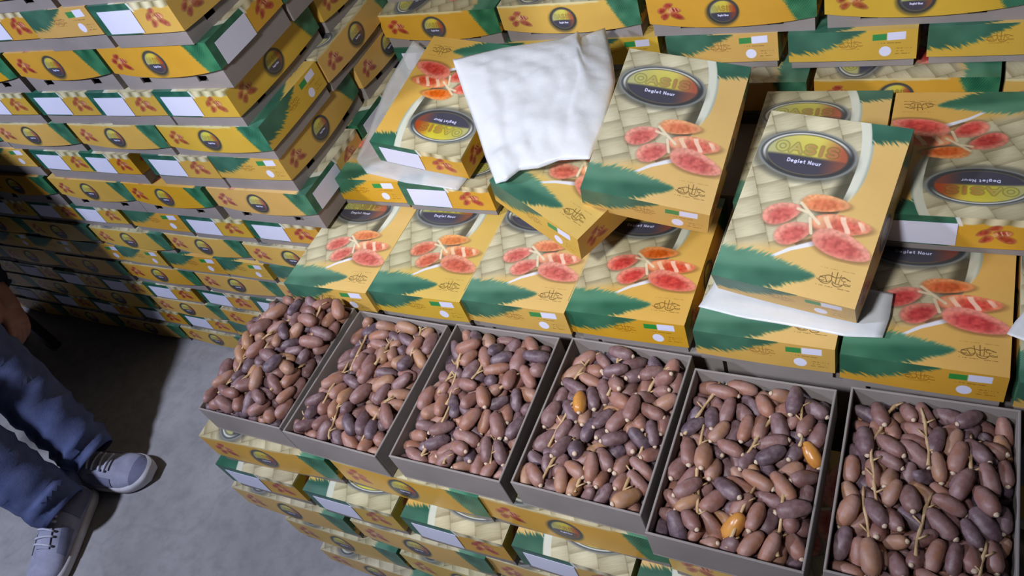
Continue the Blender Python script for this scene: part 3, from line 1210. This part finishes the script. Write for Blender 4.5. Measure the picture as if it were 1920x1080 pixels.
for rank, (hid, dist, ti, p, a, sz) in enumerate(cands):
    ax = Vector(a)
    roll = random.uniform(0, 6.28)
    q = ax.to_track_quat('X', 'Z').to_matrix() @ Matrix.Rotation(roll, 3, 'X')
    if not hid:
        TOP[ti].append(p)
    if rank < 300 and not hid:
        o = link_mesh('date', DM[n_date % 6])
        n_date += 1
        o.matrix_world = Matrix.Translation(p) @ q.to_4x4() @ Matrix.Scale(float(sz), 4)
        tag(o, 'wrinkled brown date lying among others in the ' + tray_names[ti], 'date', 'dates in the ' + tray_names[ti])
        if rank in amber_of:
            me = DM[0].copy()
            me.materials.clear()
            me.materials.append(M_AMBER)
            o.data = me
            o['label'] = amber_of[rank]
        link_mesh('calyx', CAP, None, o)
    else:
        v, f = DV[rank % 6]
        o = len(stuff_v)
        for co in v:
            w = q @ (Vector(co) * float(sz))
            stuff_v.append((w.x + p[0], w.y + p[1], w.z + p[2]))
        stuff_f += [tuple(k + o for k in fc) for fc in f]
me = bpy.data.meshes.new('date_heap')
me.from_pydata(stuff_v, [], stuff_f)
me.materials.append(M_DATES)
me.shade_smooth()
tag(link_mesh('date_heap', me), 'the remaining brown dates filling the open trays', 'dates', kind='stuff')

# bare date stalks lying among the dates
for ti in range(6):
    tops = np.array(TOP[ti])
    R3 = TM[ti].to_3x3()
    for k in range(7):
        rr = random.Random(ti * 31 + k)
        cx = (k % 3 - 1) * .056 + rr.uniform(-.014, .014)
        cy = (-.07 if k < 3 else .06 if k < 6 else 0) + rr.uniform(-.03, .03)
        ln = rr.uniform(.07, .12)
        an = PI / 2 + rr.uniform(-.35, .25)
        path = []
        for s in range(9):
            u = s / 8 - .5
            x = cx + math.cos(an) * u * ln + .003 * math.sin(s * 1.7 + k)
            y = max(-.118, min(.118, cy + math.sin(an) * u * ln))
            w = TM[ti] @ Vector((x, y, 0))
            d = np.hypot(tops[:, 0] - w.x, tops[:, 1] - w.y)
            near = tops[d < .022]
            z = (near[:, 2].mean() if len(near) else tops[np.argmin(d)][2]) + .0105
            path.append(Vector((w.x, w.y, z)))
        for _ in range(2):
            path = [path[0]] + [(path[i - 1] + path[i] * 2 + path[i + 1]) / 4 for i in range(1, 8)] + [path[8]]
        parts = [tube(path, [.0018 if s % 3 else .0026 for s in range(9)], 6)]
        for s in (2, 4, 6):
            sd = 1 if s % 4 else -1
            p = path[s]
            parts.append(tube([p, p + Vector((.006 * sd, .004, .002)), p + Vector((.010 * sd, .008, .001))], [.0014, .0011, .0015], 5))
        me = mesh_from('date_stalk', *parts)
        me.materials.append(M_STEM)
        me.shade_smooth()
        tag(link_mesh('date_stalk', me), 'thin straw-coloured date stalk lying on the ' + tray_names[ti], 'stalk', 'stalks on the ' + tray_names[ti])


# ------------------------------------------------------------------ plastic bags and sheets
def sheet(name, outline, n, mat, amp, seed, label, cat, th=.0006, sub=1, puff=0.0):
    """OUTLINE: four edges as lists of points (near, right, far, left; near and far run left to right, left and right near to far) in world metres"""
    def interp(pl, t):
        k = t * (len(pl) - 1)
        i = min(int(k), len(pl) - 2)
        return Vector(pl[i]).lerp(Vector(pl[i + 1]), k - i)
    near, right, far, left = outline

    def fn(i, j):
        u, v = i / (n - 1), j / (n - 1)
        p = interp(near, u) * (1 - v) + interp(far, u) * v + interp(left, v) * (1 - u) + interp(right, v) * u
        p -= Vector(near[0]) * (1 - u) * (1 - v) + Vector(near[-1]) * u * (1 - v) + Vector(far[0]) * (1 - u) * v + Vector(far[-1]) * u * v
        q = np.array([p.x]), np.array([p.y])
        w = float(noise(q[0] * 1000, q[1] * 1000, 34, seed)[0]) + .55 * float(noise(q[0] * 1000, q[1] * 1000 + 70, 15, seed + 1)[0]) + .3 * abs(math.sin(u * 19 + v * 11 + 2 * math.sin(v * 7)))
        e = min(1, 5 * min(u, 1 - u, v, 1 - v) + .25)
        p.z += amp * w * e + puff * math.sin(PI * u) ** .5 * math.sin(PI * v) ** .5
        return tuple(p)
    me = grid_mesh(name, fn, n, n)
    me.materials.append(mat)
    me.shade_smooth()
    o = link_mesh(name, me)
    s = o.modifiers.new('s', 'SOLIDIFY')
    s.thickness = th
    tag(o, label, cat)
    return o


def zz(pts):
    return [(x, y, z + ZF) for x, y, z in pts]


sheet('plastic_bag', (
    zz([(.316, .407, .184), (.334, .412, .186), (.349, .433, .189), (.381, .437, .191), (.413, .453, .196), (.463, .452, .200)]),
    zz([(.463, .452, .200), (.466, .532, .208), (.454, .620, .216), (.432, .676, .217), (.384, .778, .215)]),
    zz([(.152, .639, .254), (.196, .669, .247), (.227, .690, .240), (.276, .708, .235), (.328, .727, .230), (.345, .752, .227), (.352, .741, .222), (.384, .778, .215)]),
    zz([(.316, .407, .184), (.277, .458, .191), (.238, .516, .209), (.193, .579, .232), (.152, .639, .254)])),
    48, M_BAG, .006, 61, 'crumpled white plastic bag spread over a skewed date box', 'bag', .0008, puff=.018)
sheet('plastic_sheet', (
    zz([(-.073, .528, .113), (-.024, .490, .113), (.074, .472, .112), (.19, .462, .1095)]),
    zz([(.19, .462, .1095), (.20, .53, .110), (.20, .62, .115), (.19, .70, .122)]),
    zz([(-.030, .780, .205), (.03, .77, .158), (.10, .74, .135), (.19, .70, .122)]),
    zz([(-.073, .528, .113), (-.072, .590, .127), (-.066, .690, .165), (-.030, .780, .205)])),
    28, M_FILM, .006, 71, 'clear plastic sheet sticking out under the upside-down tilted box', 'plastic sheet')
sheet('plastic_sheet', (
    zz([(.640, .322, .041), (.70, .312, .041), (.78, .306, .042), (.84, .300, .042), (.885, .306, .042)]),
    zz([(.885, .306, .042), (.89, .34, .043), (.89, .38, .045)]),
    zz([(.66, .39, .045), (.76, .39, .045), (.89, .38, .045)]),
    zz([(.640, .322, .041), (.648, .35, .042), (.66, .39, .045)])),
    18, M_BAG, .003, 81, 'white plastic sheet sticking out under the nearest leaning box', 'plastic sheet')
sheet('plastic_sheet', (
    zz([(1.022, .335, .042), (1.06, .318, .044), (1.12, .312, .046)]),
    zz([(1.12, .312, .046), (1.125, .35, .046), (1.12, .39, .046)]),
    zz([(1.04, .372, .046), (1.08, .38, .047), (1.12, .39, .046)]),
    zz([(1.022, .335, .042), (1.03, .355, .043), (1.04, .372, .046)])),
    12, M_BAG, .003, 91, 'scrap of white plastic sheet on the closed box beside the last tray', 'plastic sheet')

# ------------------------------------------------------------------ the person sitting at the foot of the pile
person = empty('person', (-1.30, .10, 0))
tag(person, 'seated person in dark jacket, blue-grey trousers and grey sneakers, one hand hanging beside the knee', 'person')
PI_ = person.matrix_world.inverted() if False else Matrix.Translation((1.30, -.10, 0))


def P(x, y, z):
    """world point with heights from the tray rims, in the person's frame"""
    return Vector((x + 1.30, y - .10, z + ZF))


def skin_mesh(name, pts, edges, mat, parent, root=0, sub=2):
    """pts: name -> (point, radius)"""
    keys = list(pts)
    me = bpy.data.meshes.new(name)
    me.from_pydata([tuple(pts[k][0]) for k in keys], [(keys.index(a), keys.index(b)) for a, b in edges], [])
    o = bpy.data.objects.new(name, me)
    C.objects.link(o)
    o.modifiers.new('skin', 'SKIN')
    for k, sv in zip(keys, me.skin_vertices[0].data):
        r = pts[k][1]
        sv.radius = r if isinstance(r, tuple) else (r, r)
        sv.use_root = k == keys[root]
    m = o.modifiers.new('s', 'SUBSURF')
    m.levels = m.render_levels = sub
    me2 = baked(o)
    me2.name = name
    me2.materials.clear()
    me2.materials.append(mat)
    me2.shade_smooth()
    return link_mesh(name, me2, None, parent)


PEL = P(-1.47, .20, -.06)
CH = P(-1.205, .15, .22)
NK = P(-1.15, .07, .40)
HD = P(-1.10, .01, .52)
KL, AL = P(-1.115, .085, -.025), P(-.885, -.010, -.415)
KR, AR = P(-1.08, -.115, -.03), P(-.858, -.150, -.415)
HPL, HPR = P(-1.42, .27, -.07), P(-1.46, .09, -.07)
SL, SR = P(-1.075, .22, .35), P(-1.24, -.12, .36)
EL_, WL = P(-1.25, .27, .09), P(-1.115, .205, -.085)
ER_, WR = P(-1.22, -.20, .12), P(-1.10, -.14, .04)
HN = P(-1.075, .180, -.125)
fing = [(0, .0), (1, .02), (2, .038), (3, .055)]
pts = {
    'pelvis': (PEL, .12), 'chest': (CH, .125), 'neck': (NK, .055), 'jaw': (NK.lerp(HD, .5) + Vector((.02, -.012, 0)), .058), 'head': (HD, (.082, .095)), 'crown': (HD + Vector((.02, -.01, .085)), .062),
    'shl': (SL, .058), 'ell': (EL_, .040), 'wrl': (WL, .027), 'hnl': (HN, (.022, .036)),
    'shr': (SR, .058), 'elr': (ER_, .040), 'wrr': (WR, .027), 'hnr': (WR + Vector((.06, .02, -.012)), (.022, .036)),
    'hpl': (HPL, .085), 'knl': (KL, .055), 'cal': (KL.lerp(AL, .35) + Vector((-.012, 0, -.01)), .052), 'anl': (AL, .036),
    'hpr': (HPR, .085), 'knr': (KR, .055), 'car': (KR.lerp(AR, .35) + Vector((-.012, 0, -.01)), .052), 'anr': (AR, .036),
}
edges = [('pelvis', 'chest'), ('chest', 'neck'), ('neck', 'jaw'), ('jaw', 'head'), ('head', 'crown'), ('chest', 'shl'), ('shl', 'ell'), ('ell', 'wrl'), ('wrl', 'hnl'),
         ('chest', 'shr'), ('shr', 'elr'), ('elr', 'wrr'), ('wrr', 'hnr'), ('pelvis', 'hpl'), ('hpl', 'knl'), ('knl', 'cal'), ('cal', 'anl'), ('pelvis', 'hpr'), ('hpr', 'knr'), ('knr', 'car'), ('car', 'anr')]
skin_mesh('body', pts, edges, M_SKIN, person)


def hand(wrist, mid, side, name, curl=1.0):
    """palm with four curled fingers and a thumb; side: direction from the little finger to the thumb"""
    d = (mid - wrist).normalized()
    s = (side - d * side.dot(d)).normalized()
    nrm = d.cross(s)
    parts = []
    pm = bmesh.new()
    palm = wrist + d * .05
    vs, fs = tube([wrist - d * .005, wrist + d * .02, wrist + d * .055, wrist + d * .085, wrist + d * .095], [.024, .027, .030, .029, .022], 12)
    flat = []
    for v in vs:
        r = v - wrist
        a = r.dot(nrm)
        flat.append(v - nrm * a * .48 + s * r.dot(s) * .38)
    parts.append((flat, fs))
    for k in range(4):
        off = s * (.030 - .020 * k)
        ln = (.072, .080, .075, .060)[k]
        p0 = wrist + d * (.078 - .003 * abs(k - 1.2)) + off
        path, p, ang = [p0], p0, .15
        for j in range(4):
            ang += (.10, .40, .62, .45)[j] * curl
            st = ln * (.42, .26, .2, .14)[j] * 1.05
            p = p + (d * math.cos(ang) + nrm * math.sin(ang)) * st
            path.append(p)
        parts.append(tube(path, [.0100, .0098, .0090, .0084, .0062], 10))
    t0 = wrist + d * .028 + s * .026
    tp = [t0, t0 + d * .026 + s * .020 + nrm * .006, t0 + d * .050 + s * .024 + nrm * .018, t0 + d * .068 + s * .018 + nrm * .028]
    parts.append(tube(tp, [.0135, .0115, .0105, .0075], 10))
    me = mesh_from(name, *parts)
    o = link_mesh('x', me)
    m = o.modifiers.new('r', 'REMESH')
    m.mode = 'VOXEL'
    m.voxel_size = .0035
    m2 = o.modifiers.new('s', 'SMOOTH')
    m2.factor = .5
    m2.iterations = 3
    me = baked(o)
    me.name = name
    me.materials.append(M_SKIN)
    me.shade_smooth()
    return link_mesh(name, me, None, person)


hand(WL, HN + Vector((.02, -.02, -.035)), Vector((.5, -.7, .5)), 'hand')
hand(WR, WR + Vector((.09, .03, -.03)), Vector((-.3, .9, .2)), 'hand')

# face, ears and hair
fd = Vector((.80, -.55, -.25)).normalized()
sd = Vector((.55, .80, 0)).normalized()
ud = sd.cross(fd) * -1
if ud.z < 0:
    ud = -ud


def blob(name, c, r, mat, parent=None, flat=(1, 1, 1)):
    bm = bmesh.new()
    bmesh.ops.create_uvsphere(bm, u_segments=14, v_segments=9, radius=1)
    B = Matrix((sd, -fd, ud)).transposed()
    for v in bm.verts:
        v.co = B @ Vector((v.co.x * r * flat[0], v.co.y * r * flat[1], v.co.z * r * flat[2])) + c
    me = bm_mesh(name, bm)
    me.materials.append(mat)
    me.shade_smooth()
    return link_mesh(name, me, None, parent or person)


for q in (-1, 1):
    eye = blob('eye', HD + fd * .078 + sd * .031 * q + ud * .012, .0125, M_EYE)
    blob('pupil', HD + fd * .088 + sd * .031 * q + ud * .012, .0058, M_DARK, eye)
    blob('ear', HD + sd * .088 * q + fd * -.005, .03, M_SKIN, None, (.35, .7, 1.05))
blob('nose', HD + fd * .095 - ud * .018, .017, M_SKIN, None, (.8, 1.1, 1.5))
blob('mouth', HD + fd * .080 - ud * .055, .020, M_SKIN, None, (1.2, .5, .35))
blob('hair', HD + ud * .038 - fd * .022, .100, M_HAIR, None, (.95, 1.02, .86))


def cloth_tube(name, path, radii, mat, folds, seed, sides=28, steps=60, flat=None):
    """cloth sleeve or trouser leg: dense tube along PATH with creases; folds: crease depth along it"""
    Pn = [Vector(p) for p in path]
    seg = [0]
    for a, b in zip(Pn[:-1], Pn[1:]):
        seg.append(seg[-1] + (b - a).length)

    def at(t):
        u = t * seg[-1]
        k = 0
        while k < len(seg) - 2 and u > seg[k + 1]:
            k += 1
        f = (u - seg[k]) / (seg[k + 1] - seg[k])
        i0, i1, i2, i3 = max(k - 1, 0), k, k + 1, min(k + 2, len(Pn) - 1)

        def cr(a, b, c, d):
            return .5 * ((2 * b) + (c - a) * f + (2 * a - 5 * b + 4 * c - d) * f * f + (3 * b - a - 3 * c + d) * f ** 3)
        return cr(Pn[i0], Pn[i1], Pn[i2], Pn[i3]), cr(radii[i0], radii[i1], radii[i2], radii[i3]), folds[k] * (1 - f) + folds[min(k + 1, len(folds) - 1)] * f
    rr = random.Random(seed)
    ph = [rr.uniform(0, 6.28) for _ in range(6)]
    pp, rad, fo = [], [], []
    for j in range(steps + 1):
        p, r, f = at(j / steps)
        pp.append(p)
        rad.append(r)
        fo.append(f)
    vs, fs = tube(pp, rad, sides, caps=False)
    ln = seg[-1]
    out = []
    for j in range(steps + 1):
        for k in range(sides):
            a = 2 * PI * k / sides
            v = vs[j * sides + k]
            u = j / steps * ln
            w = math.sin(u * 150 + 2.2 * math.sin(a + ph[0]) + ph[1] + 1.2 * math.sin(u * 31)) * (.55 + .45 * math.sin(a * 2 + ph[2] + u * 23))
            w += .55 * math.sin(u * 88 + 3 * math.sin(a * 1 + ph[3]) + ph[4])
            out.append(v + (v - pp[j]) / max(rad[j], 1e-4) * fo[j] * w)
    return out, fs


def shell(name, parts, mat, parent, th=.004):
    me = mesh_from(name, *parts)
    me.materials.append(mat)
    me.shade_smooth()
    o = link_mesh(name, me, None, parent)
    m = o.modifiers.new('s', 'SOLIDIFY')
    m.thickness = th
    m.offset = -1
    return o


def leg(hip, knee, ank):
    a = knee.lerp(ank, .45)
    return cloth_tube('leg', [hip + (hip - knee).normalized() * .06, hip.lerp(knee, .5) + Vector((0, 0, .01)), knee + Vector((.012, -.004, .012)), a, knee.lerp(ank, .80), knee.lerp(ank, .93), ank + Vector((.018, -.003, -.010))],
                      [.100, .088, .076, .073, .066, .066, .058], M_JEAN, [.002, .003, .004, .0035, .0045, .0075, .005], int(knee.x * 1000) % 97)


seat = cloth_tube('seat', [PEL + Vector((-.02, .01, .12)), PEL + Vector((0, 0, .03)), PEL + Vector((.01, 0, -.045))], [.15, .165, .13], M_JEAN, [.002, .002, .002], 5, steps=14)
shell('trousers', [leg(HPL, KL, AL), leg(HPR, KR, AR), seat], M_JEAN, person)
torso = cloth_tube('torso', [PEL + Vector((-.01, .0, -.02)), PEL.lerp(CH, .5) + Vector((-.02, .015, 0)), CH, CH.lerp(NK, .55), NK + Vector((-.005, .003, -.02)), NK + Vector((0, 0, .015))], [.185, .190, .200, .18, .085, .075], M_JACKET, [.004, .005, .004, .003, .002, .001], 8, sides=36)
sl1 = cloth_tube('sleeve', [CH.lerp(SL, .6), SL, SL.lerp(EL_, .5), EL_, EL_.lerp(WL, .6), WL + (EL_ - WL).normalized() * .012], [.085, .080, .066, .060, .050, .041], M_JACKET, [.002, .003, .004, .006, .005, .003], 12)
sl2 = cloth_tube('sleeve', [CH.lerp(SR, .6), SR, SR.lerp(ER_, .5), ER_, ER_.lerp(WR, .6), WR + (ER_ - WR).normalized() * .012], [.085, .080, .066, .060, .050, .041], M_JACKET, [.002, .003, .004, .006, .005, .003], 17)
shell('jacket', [torso, sl1, sl2], M_JACKET, person)


def shoe(heel, toe, label):
    """running shoe; heel and toe are floor points in the person's frame"""
    d = (toe - heel)
    ln = d.length
    d.normalize()
    s = Vector((-d.y, d.x, 0))

    def half(t):
        return .036 + .013 * math.sin(min(1, t / .75) * PI / 2) ** 2 - (.030 * max(0, (t - .72) / .28) ** 2.2) - .010 * max(0, (.12 - t) / .12) ** 2

    def top(t):
        if t < .12:
            return .078 - .008 * t / .12
        if t < .38:
            return .070 + .020 * math.sin((t - .12) / .26 * PI / 2)
        if t < .75:
            return .090 - .036 * ((t - .38) / .37)
        return .054 - .022 * ((t - .75) / .25) ** 1.6
    n, m = 25, 15

    def up(i, j):
        t = j / (n - 1)
        a = PI * i / (m - 1)
        hw, h = half(t), top(t)
        x = math.cos(a) * hw * (1 - .10 * math.sin(a))
        z = .022 + (h - .022) * math.sin(a) ** (.62 if t > .35 else .5)
        return tuple(heel + d * (ln * (.02 + .95 * t)) + s * x + Vector((0, 0, z)))
    vs = [up(i, j) for j in range(n) for i in range(m)]
    fs = [(j * m + i, j * m + i + 1, (j + 1) * m + i + 1, (j + 1) * m + i) for j in range(n - 1) for i in range(m - 1)]
    fs += [tuple(range(m)), tuple((n - 1) * m + k for k in range(m - 1, -1, -1))]
    me = mesh_from('shoe', (vs, fs))
    me.materials.append(M_SHOE)
    me.shade_smooth()
    o = link_mesh('shoe', me, None, person)
    o['label'] = label
    # sole
    ring = []
    K = 25
    for k in range(K):
        ring.append((k / (K - 1), 1))
    for k in range(K - 1, -1, -1):
        ring.append((k / (K - 1), -1))
    lev = [(0.0, .94), (.006, 1.04), (.018, 1.07), (.027, 1.02)]
    vs, fs = [], []
    R = len(ring)
    for z, sc in lev:
        for t, q in ring:
            rock = .010 * max(0, (t - .72) / .28) ** 2
            vs.append(heel + d * (ln * (t * 1.0)) + s * q * half(t) * sc + Vector((0, 0, z + rock + .0008)))
    for l in range(len(lev) - 1):
        for k in range(R):
            k2 = (k + 1) % R
            fs.append((l * R + k, l * R + k2, (l + 1) * R + k2, (l + 1) * R + k))
    fs.append(tuple(range(R - 1, -1, -1)))
    fs.append(tuple((len(lev) - 1) * R + k for k in range(R)))
    me = mesh_from('sole', (vs, fs))
    me.materials.append(M_SOLE)
    me.shade_smooth()
    so = link_mesh('sole', me, None, o)
    so['label'] = 'white rubber sole'

    def patch(name, t0, t1, a0, a1, mat, lift=.0016, nn=9):
        def fn(i, j):
            t = t0 + (t1 - t0) * j / (nn - 1)
            a = PI * (a0 + (a1 - a0) * i / (nn - 1))
            hw, h = half(t), top(t)
            x = math.cos(a) * (hw + lift) * (1 - .10 * math.sin(a))
            z = .022 + (h - .022 + lift) * math.sin(a) ** (.62 if t > .35 else .5)
            return tuple(heel + d * (ln * (.02 + .95 * t)) + s * x + Vector((0, 0, z)))
        me = grid_mesh(name, fn, nn, nn)
        me.materials.append(mat)
        me.shade_smooth()
        q = link_mesh(name, me, None, o)
        return q
    patch('toe_cap', .86, 1.0, .04, .96, M_SHOE_D)
    patch('heel_panel', .02, .30, .02, .30, M_SHOE_D)
    patch('heel_panel', .02, .30, .70, .98, M_SHOE_D)
    patch('side_stripe', .42, .66, .05, .22, M_SHOE_D)
    patch('side_stripe', .42, .66, .78, .95, M_SHOE_D)
    patch('tongue', .30, .64, .36, .64, M_SHOE, .004)['label'] = 'padded tongue'
    for k in range(5):
        t = .36 + .062 * k
        path = []
        for i in range(9):
            a = PI * (.30 + .40 * i / 8)
            hw, h = half(t), top(t)
            tt = t + (.02 if k % 2 else -.02) * (i / 8 - .5)
            path.append(heel + d * (ln * (.02 + .95 * tt)) + s * math.cos(a) * hw * (1 - .1 * math.sin(a)) + Vector((0, 0, .022 + (h - .022) * math.sin(a) ** .62 + .006)))
        me = mesh_from('lace', tube(path, .0030, 6))
        me.materials.append(M_LACE)
        me.shade_smooth()
        link_mesh('lace', me, None, o)
    for q in (-1, 1):
        c = heel + d * ln * .36 + Vector((0, 0, .100))
        path = [c + s * q * (.010 + .016 * math.sin(PI * k / 8)) + d * (.010 * math.sin(2 * PI * k / 8)) + Vector((0, 0, .016 * math.sin(PI * k / 8) - .004)) for k in range(9)]
        me = mesh_from('lace', tube(path, .0022, 6))
        me.materials.append(M_LACE)
        me.shade_smooth()
        link_mesh('lace', me, None, o)
    return o


def F(x, y):
    return Vector((x + 1.30, y - .10, 0))


shoe(F(-.965, -.052), F(-.722, .008), 'grey running shoe pointing to the trays')
shoe(F(-.882, -.085), F(-.800, -.345), 'grey running shoe pointing away from the pile')

# low stool under the person
st = empty('stool', (-1.52, .20, 0))
tag(st, 'low dark plastic stool under the seated person', 'stool')


def bx(name, x0, x1, y0, y1, z0, z1, mat, parent):
    me = box_mesh(name, x0, x1, y0, y1, z0, z1)
    me.materials.append(mat)
    o = link_mesh(name, me, None, parent)
    b = o.modifiers.new('b', 'BEVEL')
    b.width = .006
    b.segments = 2
    return o


bx('seat', -.13, .11, -.13, .13, .255, .28, M_STOOL, st)
for sx in (-1, 1):
    for sy in (-1, 1):
        bx('leg', sx * .09 - .027, sx * .09 + .003, sy * .09 - .015, sy * .09 + .015, 0, .255, M_STOOL, st)
